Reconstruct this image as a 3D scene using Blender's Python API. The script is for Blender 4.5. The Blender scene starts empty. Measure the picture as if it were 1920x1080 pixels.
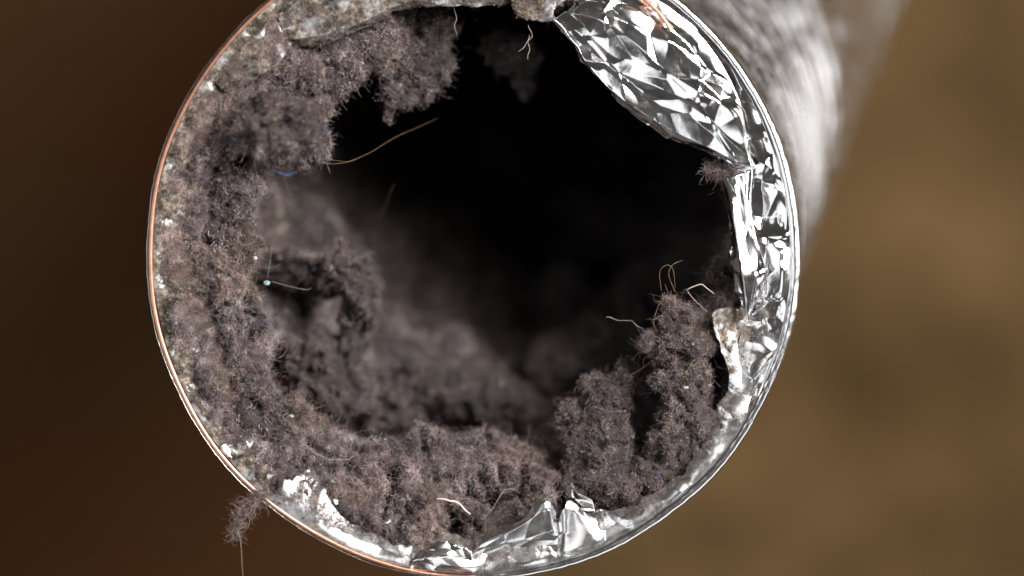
import bpy, math, random
import numpy as np
from mathutils import Matrix, Vector

# ------------------------------------------------------------------ scale
R = 0.0525                    # duct radius (about 10 cm duct), metres
K = R / 605.0                 # metres per photo pixel in the plane of the rim
CX, CY = 888.0, 477.0         # rim centre in the photo (1920 x 1080)
CAM_D = 1920 * K * 100.0 / 36.0
FLOOR_Z = -0.46

# ------------------------------------------------------------------ camera
scene = bpy.context.scene
col = scene.collection
cam_d = bpy.data.cameras.new('camera')
cam = bpy.data.objects.new('camera', cam_d)
col.objects.link(cam)
cam.location = (0, 0, CAM_D)
cam.rotation_euler = (0, 0, 0)
cam_d.lens = 100
cam_d.sensor_width = 36
cam_d.clip_start = 0.01
cam_d.clip_end = 20
cam_d.dof.use_dof = True
cam_d.dof.focus_distance = CAM_D + 0.0015
cam_d.dof.aperture_fstop = 4.8
scene.camera = cam

# ------------------------------------------------------------------ world + lamps
world = bpy.data.worlds.new('World')
scene.world = world
world.use_nodes = True
bg = world.node_tree.nodes['Background']
bg.inputs['Color'].default_value = (0.72, 0.66, 0.60, 1)
bg.inputs['Strength'].default_value = 0.075


def area(name, loc, target, sx, sy, watts, colr):
    l = bpy.data.lights.new(name, 'AREA')
    l.shape = 'RECTANGLE'
    l.size, l.size_y, l.energy, l.color = sx, sy, watts, colr
    o = bpy.data.objects.new(name, l)
    col.objects.link(o)
    o.location = loc
    o.rotation_euler = (Vector(target) - Vector(loc)).to_track_quat('-Z', 'Y').to_euler()
    return o


area('window_light', (0.60, 0.40, 0.78), (0, 0, -0.02), 0.52, 0.50, 28.0, (1.0, 0.97, 0.94))
area('soft_panel', (-0.75, -0.22, 0.85), (0, 0, 0), 1.0, 1.1, 4.3, (0.95, 0.97, 1.0))  # added fill, gives the foil something white to reflect
area('side_light', (0.98, 0.15, 0.22), (0.06, 0.06, -0.07), 0.5, 1.0, 2.7, (1.0, 0.98, 0.96))  # added lamp to brighten the sleeve
area('low_light', (0.52, -0.72, 0.42), (0.0, 0.0, 0.0), 1.2, 0.5, 2.6, (1.0, 0.98, 0.96))  # added lamp to brighten the lower part of the hem

vs = scene.view_settings
vs.view_transform = 'Standard'
vs.look = 'None'
vs.exposure = 0.0
vs.gamma = 1.0
scene.cycles.use_denoising = True
scene.cycles.max_bounces = 8
scene.cycles.glossy_bounces = 6
scene.cycles.caustics_reflective = False
scene.cycles.sample_clamp_indirect = 6.0

rng = np.random.default_rng(11)

# ------------------------------------------------------------------ numpy noise
_perm = np.random.default_rng(5).permutation(256)
_perm = np.concatenate([_perm, _perm, _perm])
_g = np.random.default_rng(6).normal(size=(256, 3))
_g /= np.linalg.norm(_g, axis=1)[:, None]


def perlin(p):
    """p (...,3) -> gradient noise about -0.7..0.7"""
    sh = p.shape[:-1]
    p = p.reshape(-1, 3)
    i = np.floor(p).astype(np.int64)
    f = p - i
    i &= 255
    u = f * f * f * (f * (f * 6 - 15) + 10)
    out = np.zeros(len(p))
    for dx in (0, 1):
        wx = u[:, 0] if dx else 1 - u[:, 0]
        for dy in (0, 1):
            wy = u[:, 1] if dy else 1 - u[:, 1]
            for dz in (0, 1):
                wz = u[:, 2] if dz else 1 - u[:, 2]
                h = _perm[_perm[_perm[(i[:, 0] + dx) & 255] + ((i[:, 1] + dy) & 255)] + ((i[:, 2] + dz) & 255)]
                g = _g[h]
                out += wx * wy * wz * (g[:, 0] * (f[:, 0] - dx) + g[:, 1] * (f[:, 1] - dy) + g[:, 2] * (f[:, 2] - dz))
    return out.reshape(sh)


def noise(p, wavelength, seed=0):
    return perlin(p / wavelength + np.array([13.7, 5.1, 9.3]) * (seed + 1))


def fbm(p, wavelength, octaves=4, gain=0.5, seed=0):
    s, a = 0, 1.0
    for o in range(octaves):
        s = s + a * noise(p, wavelength / 2 ** o, seed + 3 * o)
        a *= gain
    return s


def billow(p, wavelength, octaves=3, gain=0.5, seed=0):
    s, a = 0, 1.0
    for o in range(octaves):
        s = s + a * (0.35 - np.abs(noise(p, wavelength / 2 ** o, seed + 3 * o)) * 1.6)
        a *= gain
    return s


def smooth(x, a, b):
    t = np.clip((x - a) / (b - a), 0, 1)
    return t * t * (3 - 2 * t)


# ------------------------------------------------------------------ place helpers
AX = np.array([0.48, 0.877])      # way the duct leans behind its mouth


def lean(s):
    return 0.62 * (s + 0.016 * (np.exp(-s / 0.016) - 1))


def tilt(px, py):
    t = np.clip(((CX - px) * 0.75 + (CY - py) * 0.66) / 605.0, 0, 2)
    return 0.0035 * t ** 1.5


def P(px, py, z):
    """a point of the mouth, given in photo pixels of the rim plane and height z above that plane (m)"""
    px, py, z = np.broadcast_arrays(np.asarray(px, float), np.asarray(py, float), np.asarray(z, float))
    zz = z + tilt(px, py)
    sc = (CAM_D - zz) / CAM_D
    return np.stack([(px - 960) * K * sc, -(py - 540) * K * sc, zz], -1)


def W(phi, r, z):
    """polar about the duct's axis: phi clockwise from the right as seen, r as a fraction of R, z height (m)"""
    phi, r, z = np.broadcast_arrays(np.asarray(phi, float), np.asarray(r, float), np.asarray(z, float))
    s = np.clip(-z, 0, None)
    px = CX + 605 * r * np.cos(phi)
    py = CY + 605 * r * np.sin(phi)
    f = lean(s)
    zz = z + tilt(px, py) * np.exp(-s / 0.03)
    return np.stack([(px - 960) * K + AX[0] * f, -(py - 540) * K + AX[1] * f, zz], -1)


def table(phi, pts):
    """periodic interpolation of (degrees, value) pairs"""
    a = np.array(sorted(pts))
    d = np.degrees(phi) % 360
    x = np.concatenate([a[:, 0] - 360, a[:, 0], a[:, 0] + 360])
    y = np.tile(a[:, 1], 3)
    return np.interp(d, x, y)


# ------------------------------------------------------------------ object helpers
def mesh_obj(name, verts, quads, mat, parent=None, smooth_sh=True, attrs=None):
    me = bpy.data.meshes.new(name)
    verts = np.ascontiguousarray(verts.reshape(-1, 3), dtype=np.float32)
    quads = np.ascontiguousarray(quads, dtype=np.int32)
    n = quads.shape[1]
    me.vertices.add(len(verts))
    me.vertices.foreach_set('co', verts.ravel())
    me.loops.add(quads.size)
    me.loops.foreach_set('vertex_index', quads.ravel())
    me.polygons.add(len(quads))
    me.polygons.foreach_set('loop_start', np.arange(0, quads.size, n, dtype=np.int32))
    me.polygons.foreach_set('use_smooth', np.full(len(quads), smooth_sh))
    me.update(calc_edges=True)
    me.validate()
    for k, v in (attrs or {}).items():
        a = me.attributes.new(k, 'FLOAT', 'POINT')
        a.data.foreach_set('value', np.ascontiguousarray(v, dtype=np.float32).ravel())
    me.materials.append(mat)
    o = bpy.data.objects.new(name, me)
    col.objects.link(o)
    if parent:
        o.parent = parent
    return o


def grid_faces(nu, nv, closed_u=False, closed_v=False):
    iu = np.arange(nu if closed_u else nu - 1)
    iv = np.arange(nv if closed_v else nv - 1)
    a, b = np.meshgrid(iu, iv, indexing='ij')
    a2, b2 = (a + 1) % nu, (b + 1) % nv
    return np.stack([a * nv + b, a2 * nv + b, a2 * nv + b2, a * nv + b2], -1).reshape(-1, 4)


def tag(o, label, cat, group=None, kind=None):
    o['label'] = label
    o['category'] = cat
    if group:
        o['group'] = group
    if kind:
        o['kind'] = kind
    return o


def empty(name, loc):
    o = bpy.data.objects.new(name, None)
    o.empty_display_size = 0.01
    col.objects.link(o)
    o.location = loc
    return o


def adopt(child, root):
    child.parent = root
    child.matrix_parent_inverse = Matrix.Translation(-Vector(root.location))
    return child


def grid_normals(V):
    du = np.gradient(V, axis=0)
    dv = np.gradient(V, axis=1)
    n = np.cross(du, dv)
    return n / (np.linalg.norm(n, axis=-1, keepdims=True) + 1e-12)


def tube(path, rad, sides=8, wobble=None):
    path = np.asarray(path, float)
    t = np.gradient(path, axis=0)
    t /= np.linalg.norm(t, axis=1)[:, None] + 1e-12
    up = np.array([0.31, 0.22, 0.92])
    a = np.cross(t, up)
    a /= np.linalg.norm(a, axis=1)[:, None] + 1e-12
    b = np.cross(t, a)
    ang = np.linspace(0, 2 * np.pi, sides, endpoint=False)
    rad = np.broadcast_to(np.asarray(rad, float), (len(path),))
    V = path[:, None] + rad[:, None, None] * (np.cos(ang)[None, :, None] * a[:, None] + np.sin(ang)[None, :, None] * b[:, None])
    return V, grid_faces(len(path), sides, False, True)


def spline(pts, n):
    """Catmull-Rom through pts (m, d)"""
    pts = np.asarray(pts, float)
    q = np.vstack([2 * pts[0] - pts[1], pts, 2 * pts[-1] - pts[-2]])
    u = np.linspace(0, len(pts) - 1 - 1e-9, n)
    i = u.astype(int)
    f = (u - i)[:, None]
    p0, p1, p2, p3 = q[i], q[i + 1], q[i + 2], q[i + 3]
    return 0.5 * (2 * p1 + (p2 - p0) * f + (2 * p0 - 5 * p1 + 4 * p2 - p3) * f ** 2 + (3 * p1 - p0 - 3 * p2 + p3) * f ** 3)


# ------------------------------------------------------------------ materials
def new_mat(name):
    m = bpy.data.materials.new(name)
    m.use_nodes = True
    nt = m.node_tree
    nt.nodes.clear()
    out = nt.nodes.new('ShaderNodeOutputMaterial')
    return m, nt, out


def nd(nt, typ, **kw):
    n = nt.nodes.new(typ)
    for k, v in kw.items():
        if k in n.inputs:
            n.inputs[k].default_value = v
        else:
            setattr(n, k, v)
    return n


def tex_noise(nt, scale, detail=4, rough=0.55):
    tc = nd(nt, 'ShaderNodeTexCoord')
    n = nd(nt, 'ShaderNodeTexNoise')
    n.inputs['Scale'].default_value = scale
    n.inputs['Detail'].default_value = detail
    n.inputs['Roughness'].default_value = rough
    nt.links.new(tc.outputs['Object'], n.inputs['Vector'])
    return n


def ramp(nt, src, stops):
    r = nd(nt, 'ShaderNodeValToRGB')
    e = r.color_ramp.elements
    while len(e) < len(stops):
        e.new(0.5)
    for q, (p, c) in zip(e, stops):
        q.position = p
        q.color = (*c, 1) if len(c) == 3 else c
    nt.links.new(src, r.inputs['Fac'])
    return r


def g3(v):
    return (v, v, v)


def foil_material(name, rough_lo=0.05, rough_hi=0.18, dusty=True):
    m, nt, out = new_mat(name)
    L = nt.links.new
    b = nd(nt, 'ShaderNodeBsdfPrincipled')
    b.inputs['Base Color'].default_value = (0.86, 0.86, 0.87, 1)
    b.inputs['Metallic'].default_value = 1.0
    n1 = tex_noise(nt, 260, 5, 0.65)
    r1 = ramp(nt, n1.outputs['Fac'], [(0.35, g3(rough_lo)), (0.7, g3(rough_hi))])
    film = nd(nt, 'ShaderNodeAttribute', attribute_name='dust')
    ma = nd(nt, 'ShaderNodeMath', operation='MULTIPLY_ADD')
    ma.inputs[1].default_value = 0.45
    L(film.outputs['Fac'], ma.inputs[0])
    L(r1.outputs['Color'], ma.inputs[2])
    L(ma.outputs[0], b.inputs['Roughness'])
    n2 = tex_noise(nt, 900, 3, 0.5)
    bp = nd(nt, 'ShaderNodeBump')
    bp.inputs['Strength'].default_value = 0.10
    bp.inputs['Distance'].default_value = 0.0002
    L(n2.outputs['Fac'], bp.inputs['Height'])
    L(bp.outputs['Normal'], b.inputs['Normal'])
    # dust lying on the foil: patches with grain
    d = nd(nt, 'ShaderNodeBsdfDiffuse')
    nc = tex_noise(nt, 1100, 4, 0.7)
    rc = ramp(nt, nc.outputs['Fac'], [(0.3, (0.05, 0.040, 0.034)), (0.5, (0.145, 0.122, 0.105)), (0.72, (0.46, 0.40, 0.335))])
    nb = tex_noise(nt, 300, 5, 0.65)
    rb = ramp(nt, nb.outputs['Fac'], [(0.36, (0.18, 0.165, 0.16)), (0.5, (0.8, 0.78, 0.76)), (0.68, (1.25, 1.2, 1.12))])
    mm = nd(nt, 'ShaderNodeMix', data_type='RGBA', blend_type='MULTIPLY')
    mm.inputs['Factor'].default_value = 1.0
    L(rc.outputs['Color'], mm.inputs[6])
    L(rb.outputs['Color'], mm.inputs[7])
    L(mm.outputs[2], d.inputs['Color'])
    bd = nd(nt, 'ShaderNodeBump')
    bd.inputs['Strength'].default_value = 0.7
    bd.inputs['Distance'].default_value = 0.0006
    L(nc.outputs['Fac'], bd.inputs['Height'])
    L(bd.outputs['Normal'], d.inputs['Normal'])
    at = nd(nt, 'ShaderNodeAttribute', attribute_name='dust')
    nm = tex_noise(nt, 330, 6, 0.72)
    ns = tex_noise(nt, 2600, 2, 0.5)
    add = nd(nt, 'ShaderNodeMath', operation='ADD')
    L(at.outputs['Fac'], add.inputs[0])
    L(nm.outputs['Fac'], add.inputs[1])
    mr = nd(nt, 'ShaderNodeMapRange')
    mr.inputs['From Min'].default_value = 0.97
    mr.inputs['From Max'].default_value = 1.12
    L(add.outputs[0], mr.inputs['Value'])
    # sparse specks everywhere
    sp = nd(nt, 'ShaderNodeMapRange')
    sp.inputs['From Min'].default_value = 0.70
    sp.inputs['From Max'].default_value = 0.76
    L(ns.outputs['Fac'], sp.inputs['Value'])
    mx = nd(nt, 'ShaderNodeMath', operation='MAXIMUM')
    L(mr.outputs['Result'], mx.inputs[0])
    L(sp.outputs['Result'], mx.inputs[1])
    mix = nd(nt, 'ShaderNodeMixShader')
    L(mx.outputs[0], mix.inputs['Fac'])
    L(b.outputs['BSDF'], mix.inputs[1])
    L(d.outputs['BSDF'], mix.inputs[2])
    L(mix.outputs['Shader'], out.inputs['Surface'])
    return m


def simple(name, colr, rough=0.8, metal=0.0, scale=600, var=0.3):
    m, nt, out = new_mat(name)
    b = nd(nt, 'ShaderNodeBsdfPrincipled')
    n = tex_noise(nt, scale, 4)
    r = ramp(nt, n.outputs['Fac'], [(0.3, tuple(c * (1 - var) for c in colr)), (0.7, tuple(min(1, c * (1 + var)) for c in colr))])
    nt.links.new(r.outputs['Color'], b.inputs['Base Color'])
    b.inputs['Roughness'].default_value = rough
    b.inputs['Metallic'].default_value = metal
    nt.links.new(b.outputs['BSDF'], out.inputs['Surface'])
    return m


def lint_material():
    m, nt, out = new_mat('lint_felt')
    L = nt.links.new
    d = nd(nt, 'ShaderNodeBsdfDiffuse')
    n1 = tex_noise(nt, 90, 5, 0.6)
    n2 = tex_noise(nt, 1500, 4, 0.75)
    ca = ramp(nt, n1.outputs['Fac'], [(0.3, (0.066, 0.053, 0.050)), (0.5, (0.095, 0.079, 0.077)), (0.72, (0.14, 0.118, 0.106))])
    cb = ramp(nt, n2.outputs['Fac'], [(0.25, g3(0.35)), (0.5, g3(0.9)), (0.8, g3(1.6))])
    mul = nd(nt, 'ShaderNodeMix', data_type='RGBA', blend_type='MULTIPLY')
    mul.inputs['Factor'].default_value = 1.0
    L(ca.outputs['Color'], mul.inputs[6])
    L(cb.outputs['Color'], mul.inputs[7])
    L(mul.outputs[2], d.inputs['Color'])
    bp = nd(nt, 'ShaderNodeBump')
    bp.inputs['Strength'].default_value = 1.0
    bp.inputs['Distance'].default_value = 0.0012
    L(n2.outputs['Fac'], bp.inputs['Height'])
    L(bp.outputs['Normal'], d.inputs['Normal'])
    L(d.outputs['BSDF'], out.inputs['Surface'])
    return m


def fibre_material():
    m, nt, out = new_mat('lint_fibre')
    L = nt.links.new
    at = nd(nt, 'ShaderNodeAttribute', attribute_name='tint')
    d = nd(nt, 'ShaderNodeBsdfDiffuse')
    t = nd(nt, 'ShaderNodeBsdfTranslucent')
    L(at.outputs['Color'], d.inputs['Color'])
    L(at.outputs['Color'], t.inputs['Color'])
    mx = nd(nt, 'ShaderNodeMixShader')
    mx.inputs['Fac'].default_value = 0.3
    L(d.outputs['BSDF'], mx.inputs[1])
    L(t.outputs['BSDF'], mx.inputs[2])
    L(mx.outputs['Shader'], out.inputs['Surface'])
    return m


FOIL = foil_material('crumpled_foil')
SLEEVE = foil_material('sleeve_foil', 0.20, 0.42)
COPPER = simple('copper_wire', (0.68, 0.37, 0.26), 0.38, 1.0, 900, 0.2)
LINT = lint_material()
FIBRE = fibre_material()
HAIR = simple('brown_hair', (0.30, 0.20, 0.11), 0.45, 0, 2000, 0.3)
PALE_HAIR = simple('pale_thread', (0.45, 0.37, 0.31), 0.7, 0, 3000, 0.3)
BLUE = simple('blue_plastic', (0.07, 0.13, 0.22), 0.3, 0, 1400, 0.7)
TEAL = simple('teal_fuzz', (0.22, 0.32, 0.32), 0.9, 0, 3000, 0.3)
CHIP = simple('pale_chip', (0.48, 0.42, 0.38), 0.6, 0, 3000, 0.2)
QUILL = simple('white_thread', (0.66, 0.60, 0.54), 0.7, 0, 3000, 0.2)

# ------------------------------------------------------------------ setting: floor + dark sheet
m, nt, out = new_mat('floor_carpet')
L = nt.links.new
b = nd(nt, 'ShaderNodeBsdfPrincipled')
b.inputs['Roughness'].default_value = 0.9
b.inputs['Specular IOR Level'].default_value = 0.0
n1 = tex_noise(nt, 9, 5, 0.6)
n2 = tex_noise(nt, 21, 6, 0.65)
c1 = ramp(nt, n1.outputs['Fac'], [(0.32, (0.070, 0.042, 0.018)), (0.5, (0.094, 0.0575, 0.026)), (0.68, (0.116, 0.071, 0.032))])
c2 = ramp(nt, n2.outputs['Fac'], [(0.3, g3(0.55)), (0.7, g3(1.4))])
mul = nd(nt, 'ShaderNodeMix', data_type='RGBA', blend_type='MULTIPLY')
mul.inputs['Factor'].default_value = 1.0
L(c1.outputs['Color'], mul.inputs[6])
L(c2.outputs['Color'], mul.inputs[7])
L(mul.outputs[2], b.inputs['Base Color'])
L(b.outputs['BSDF'], out.inputs['Surface'])
gx = np.linspace(-1.5, 1.5, 31)
X, Y = np.meshgrid(gx, gx, indexing='ij')
fl = mesh_obj('floor', np.stack([X, Y, np.full_like(X, FLOOR_Z)], -1), grid_faces(31, 31), m)
fl['kind'] = 'structure'
fl['label'] = 'brown mottled floor far below the duct, out of focus'

m, nt, out = new_mat('dark_sheet')  # added sheet, gives the left background its dark tone
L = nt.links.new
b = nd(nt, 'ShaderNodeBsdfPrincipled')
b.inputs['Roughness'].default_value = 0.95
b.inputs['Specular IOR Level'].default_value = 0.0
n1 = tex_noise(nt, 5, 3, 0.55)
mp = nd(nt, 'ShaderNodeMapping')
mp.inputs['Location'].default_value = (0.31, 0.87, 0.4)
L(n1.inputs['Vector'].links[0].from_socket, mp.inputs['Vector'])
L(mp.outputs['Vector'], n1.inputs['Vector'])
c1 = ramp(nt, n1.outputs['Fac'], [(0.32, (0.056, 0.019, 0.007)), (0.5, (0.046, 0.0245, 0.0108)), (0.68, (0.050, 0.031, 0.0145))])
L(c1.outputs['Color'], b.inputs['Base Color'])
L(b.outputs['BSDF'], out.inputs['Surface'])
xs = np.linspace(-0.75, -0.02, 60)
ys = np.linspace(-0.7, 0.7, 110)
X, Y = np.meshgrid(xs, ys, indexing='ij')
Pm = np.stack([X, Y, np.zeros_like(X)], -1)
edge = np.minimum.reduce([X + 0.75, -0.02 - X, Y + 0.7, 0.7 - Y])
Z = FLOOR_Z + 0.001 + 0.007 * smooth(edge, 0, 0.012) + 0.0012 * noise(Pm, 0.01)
mt = mesh_obj('floor_sheet', np.stack([X, Y, Z], -1), grid_faces(60, 110), m)
tag(mt, 'dark brown sheet on the floor at the left, blurred', 'mat')

# ------------------------------------------------------------------ the duct
duct = empty('foil_duct', (0.13, 0.245, FLOOR_Z))
tag(duct, 'silver foil duct with a crumpled open mouth and a copper wire ring, leaning away', 'duct')


def part(name, V, F, mat, attrs=None, label=None, thick=0.0):
    o = mesh_obj(name, V, F, mat, attrs=attrs)
    adopt(o, duct)
    if label:
        o['label'] = label
    if thick:
        s = o.modifiers.new('thickness', 'SOLIDIFY')
        s.thickness = thick
        s.offset = 0
    return o


def facets(p, w, seed):
    """piecewise planar creases: difference of squared distances to the two nearest scattered points"""
    sh = p.shape[:-1]
    q = (p / w).reshape(-1, 3)
    i0 = np.floor(q).astype(np.int64)
    r = np.random.default_rng(seed + 500)
    J = r.uniform(0, 1, (256, 3))
    Wt = r.uniform(0, 0.35, 256)
    d1 = np.full(len(q), 1e9)
    d2 = np.full(len(q), 1e9)
    for dx in (-1, 0, 1):
        for dy in (-1, 0, 1):
            for dz in (-1, 0, 1):
                c = i0 + np.array([dx, dy, dz])
                h = _perm[_perm[_perm[c[:, 0] & 255] + (c[:, 1] & 255)] + (c[:, 2] & 255)]
                d = ((q - c - J[h]) ** 2).sum(1) + Wt[h]
                m_ = d < d1
                d2 = np.where(m_, d1, np.minimum(d2, d))
                d1 = np.where(m_, d, d1)
    return (d2 - d1).reshape(sh) * w


def crumple_sleeve(p):
    return 0.10 * (facets(p, 0.007, 77) - 0.003) - 0.05 * (facets(p, 0.016, 78) - 0.007)


# outer sleeve with its helical corrugation
nphi, ns = 300, 760
phi = np.linspace(0, 2 * np.pi, nphi, endpoint=False)
s = np.linspace(0.0006, -FLOOR_Z - 0.006, ns)
PH, S = np.meshgrid(phi, s, indexing='ij')
base = W(PH, 1.0, -S)
pitch = 0.0024 + 0.0030 * smooth(S, 0.02, 0.09)
turn = S / 0.0024 * (1 - 0.5 * smooth(S, 0.02, 0.12)) + PH / (2 * np.pi)
ridge = np.abs(np.sin(np.pi * turn + 0.5 * noise(base, 0.02, 3)))
amp = 0.0016 * smooth(S, 0.0, 0.004)
SD = crumple_sleeve(base)
cr = 0.0005 * fbm(base, 0.018, 2, 0.5, 7) + SD * smooth(S, 0.03, 0.07)
rr = 0.994 + (amp * (ridge - 0.75) + cr * smooth(S, 0.012, 0.05)) / R
part('outer_sleeve', W(PH, rr, -S), grid_faces(nphi, ns, True, False), SLEEVE, {'dust': np.full(PH.shape, 0.0)},
     'blurred silver corrugated foil wall of the duct')

# copper wire ring in the rim (left) -- one long wire
phi = np.radians(np.linspace(60, 300, 420))
pw = W(phi, 0.998, 0.0)
wob = np.stack([noise(pw, 0.02, 2), noise(pw, 0.02, 3), noise(pw, 0.025, 4)], -1) * np.array([0.0006, 0.0006, 0.0008])
V, F = tube(pw + wob, 0.00042, 10)
part('rim_wire', V, F, COPPER, {'dust': np.zeros(V.shape[:2])}, 'copper wire ring in the rim of the duct')


# foil hem wrapped round the wire: wide and closed on the right, a thin outer lip on the left
phi = np.linspace(0, 2 * np.pi, 1100, endpoint=False)
deg = np.degrees(phi)
open_ = table(phi, [(0, 0), (70, 0), (98, .55), (108, 1), (238, 1), (256, .5), (275, 0), (359, 0)])
rad = table(phi, [(0, .00085), (60, .00078), (100, .00062), (180, .00055), (250, .0006), (290, .00085)])
na = 22
A = np.linspace(0, 1, na)
PHI, AA = np.meshgrid(phi, A, indexing='ij')
OP = open_[:, None]
RD = rad[:, None]
# section angle: 0 = outward, 90 = towards camera, 180 = inward
a0 = np.radians(-80)
a1 = np.radians(200 - 190 * OP)
ang = a0 + (a1 - a0) * AA
cen = W(PHI, 0.998, 0.0)
rdir = np.stack([np.cos(PHI), -np.sin(PHI), np.zeros_like(PHI)], -1)
zd = np.array([0, 0, 1.0])
jit = 1 + 0.26 * noise(cen, 0.005, 8) + (0.12 + 0.08 * OP) * noise(cen + AA[..., None] * 0.002, 0.0013, 9)
wobh = np.stack([noise(cen, 0.02, 2), noise(cen, 0.02, 3), noise(cen, 0.025, 4)], -1) * np.array([0.0006, 0.0006, 0.0008])
V = cen + wobh + (RD * jit)[..., None] * (np.cos(ang)[..., None] * rdir + np.sin(ang)[..., None] * zd)
part('rim_hem', V, grid_faces(1100, na, True, False), FOIL, {'dust': np.full(PHI.shape, 0.26)},
     'bright foil hem folded over the rim wire', thick=0.00008)


def crumple(p, amp, seed=0, w=0.008, grain=None, stretch=1.0):
    """creased height field of handled foil (amp about the slope of its facets)"""
    if grain is not None:
        g = np.array([grain[0], grain[1], 0.0])
        g /= np.linalg.norm(g)
        p = p - (p @ g)[..., None] * g * (1 - 1 / stretch)
    q = p + 0.14 * w * np.stack([noise(p, w * 0.9, seed + 31), noise(p, w * 0.9, seed + 32), noise(p, w * 0.9, seed + 33)], -1)
    h = facets(q, w * 1.3, seed) * 0.42 - facets(q, w * 2.1, seed + 1) * 0.40
    h = h + 0.26 * facets(q, w * 0.55, seed + 2) * smooth(noise(q, w * 1.3, seed + 9), 0.05, 0.4)
    h = h + 0.20 * w * (np.abs(noise(q, w * 0.9, seed)) - 0.2) + 0.28 * w * noise(q, w * 1.5, seed + 3)
    calm = 0.62 + 0.60 * smooth(noise(p, w * 3.2, seed + 17), -0.25, 0.25)
    return amp * h * calm


# foil collar: the turned-in mouth of the liner, torn along its inner edge
nphi, nr = 1500, 90
phi = np.linspace(0, 2 * np.pi, nphi, endpoint=False)
inner = table(phi, [(0, .80), (8, .82), (14, .86), (22, .875), (28, .89), (34, .905), (40, .925), (46, .945), (52, .930), (58, .920),
                    (64, .885), (70, .865), (76, .855), (84, .865), (92, .89), (100, .86), (110, .80), (128, .80), (145, .82), (170, .80), (200, .80),
                    (225, .82), (245, .82), (270, .82), (290, .82), (300, .80), (312, .80), (325, .82), (338, .85), (344, .82), (350, .81)])
pp = W(phi, inner, 0.0)
inner = inner + 0.016 * noise(pp, 0.004, 3) + 0.012 * noise(pp, 0.0014, 4) + 0.006 * noise(pp, 0.0006, 5)
T = np.linspace(0, 1, nr)
PH, TT = np.meshgrid(phi, T, indexing='ij')
rr = 0.990 + (inner[:, None] - 0.990) * TT
drop = table(phi, [(0, .0030), (20, .0018), (30, .0012), (60, .0012), (75, .0020), (90, .002), (120, .004), (180, .0055), (240, .006), (300, .004), (345, .003)])
zz = -drop[:, None] * (0.25 * TT + 0.75 * TT ** 2) + 0.0005 * np.sin(np.pi * TT)
B = W(PH, rr, zz)
flat = B.copy()
Hc = crumple(flat, 0.40, 2, 0.0060) * smooth(TT, 0.0, 0.22) * table(phi, [(0, 1.15), (20, .8), (40, .45), (70, .6), (110, .6), (180, .6), (260, .8), (300, 1.15)])[:, None]
N = grid_normals(B)
N *= np.sign(N[..., 2:3])
B = B + N * Hc[..., None]
dust = table(phi, [(0, .10), (12, .16), (25, .36), (45, .42), (70, .40), (88, .36), (98, .40), (110, .50), (122, .46), (135, .66), (150, .68), (200, .68), (240, .66), (275, .56), (286, .42), (296, .2), (330, .10)])[:, None] + 0.10 * (TT - 0.4)
CV, CF = B, grid_faces(nphi, nr, True, False)
CW = table(phi, [(0, 0), (25, .12), (80, .15), (95, .3), (105, 1), (118, .5), (127, .5), (135, 1), (245, 1), (275, .4), (300, 0)])[:, None] * smooth(noise(B, 0.005, 44) + 0.25 * TT, -0.12, 0.25) * smooth(TT, 0.04, 0.3)
part('foil_collar', B, CF, FOIL, {'dust': dust}, 'crinkled foil turned in around the mouth, torn inner edge', thick=0.00006)


DUSTY = []


def flap(rows, n_u, n_v, crumple_amp, seed, dust, label, w=0.007, jag=0.6, hold=0.12, grain=None, stretch=1.0):
    """sheet through several guide rows (photo px, px, height mm), creased; last row's edge is torn"""
    rows = [spline(r, n_u) for r in rows]
    G = np.stack(rows, 1)                             # n_u, rows, 3
    vpos = np.linspace(0, 1, G.shape[1])
    v = np.linspace(0, 1, n_v)
    out_ = np.empty((n_u, n_v, 3))
    for c in range(3):
        for i in range(n_u):
            out_[i, :, c] = np.interp(v, vpos, G[i, :, c])
    # soften guide folds a little
    for _ in range(1):
        out_[:, 1:-1] = 0.25 * out_[:, :-2] + 0.5 * out_[:, 1:-1] + 0.25 * out_[:, 2:]
    V = P(out_[..., 0], out_[..., 1], out_[..., 2] * 0.001)
    N = grid_normals(V)
    N *= np.where(N[..., 2:3] < 0, -1, 1)
    U, VV = np.meshgrid(np.linspace(0, 1, n_u), v, indexing='ij')
    H = crumple(V, crumple_amp, seed, w, grain, stretch) * smooth(VV, 0, hold)
    V = V + N * H[..., None]
    # torn edge
    e = smooth(VV, 0.86, 1.0)
    J = np.stack([noise(V, 0.003, seed + 70) + 0.6 * noise(V, 0.001, seed + 73), noise(V, 0.003, seed + 71) + 0.6 * noise(V, 0.001, seed + 74), noise(V, 0.002, seed + 72)], -1)
    V = V + J * (e * jag * 0.001)[..., None]
    if label.find('dust') >= 0 and label.find('cupped') < 0:
        DUSTY.append((V, grid_faces(n_u, n_v), smooth(noise(V, 0.004, 46), -0.15, 0.3) + 0.05))
    d = np.full(U.shape, dust) if np.isscalar(dust) else np.interp(U, np.linspace(0, 1, len(dust)), dust)
    return part('foil_flap', V, grid_faces(n_u, n_v), FOIL, {'dust': d}, label, thick=0.00007)


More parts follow.
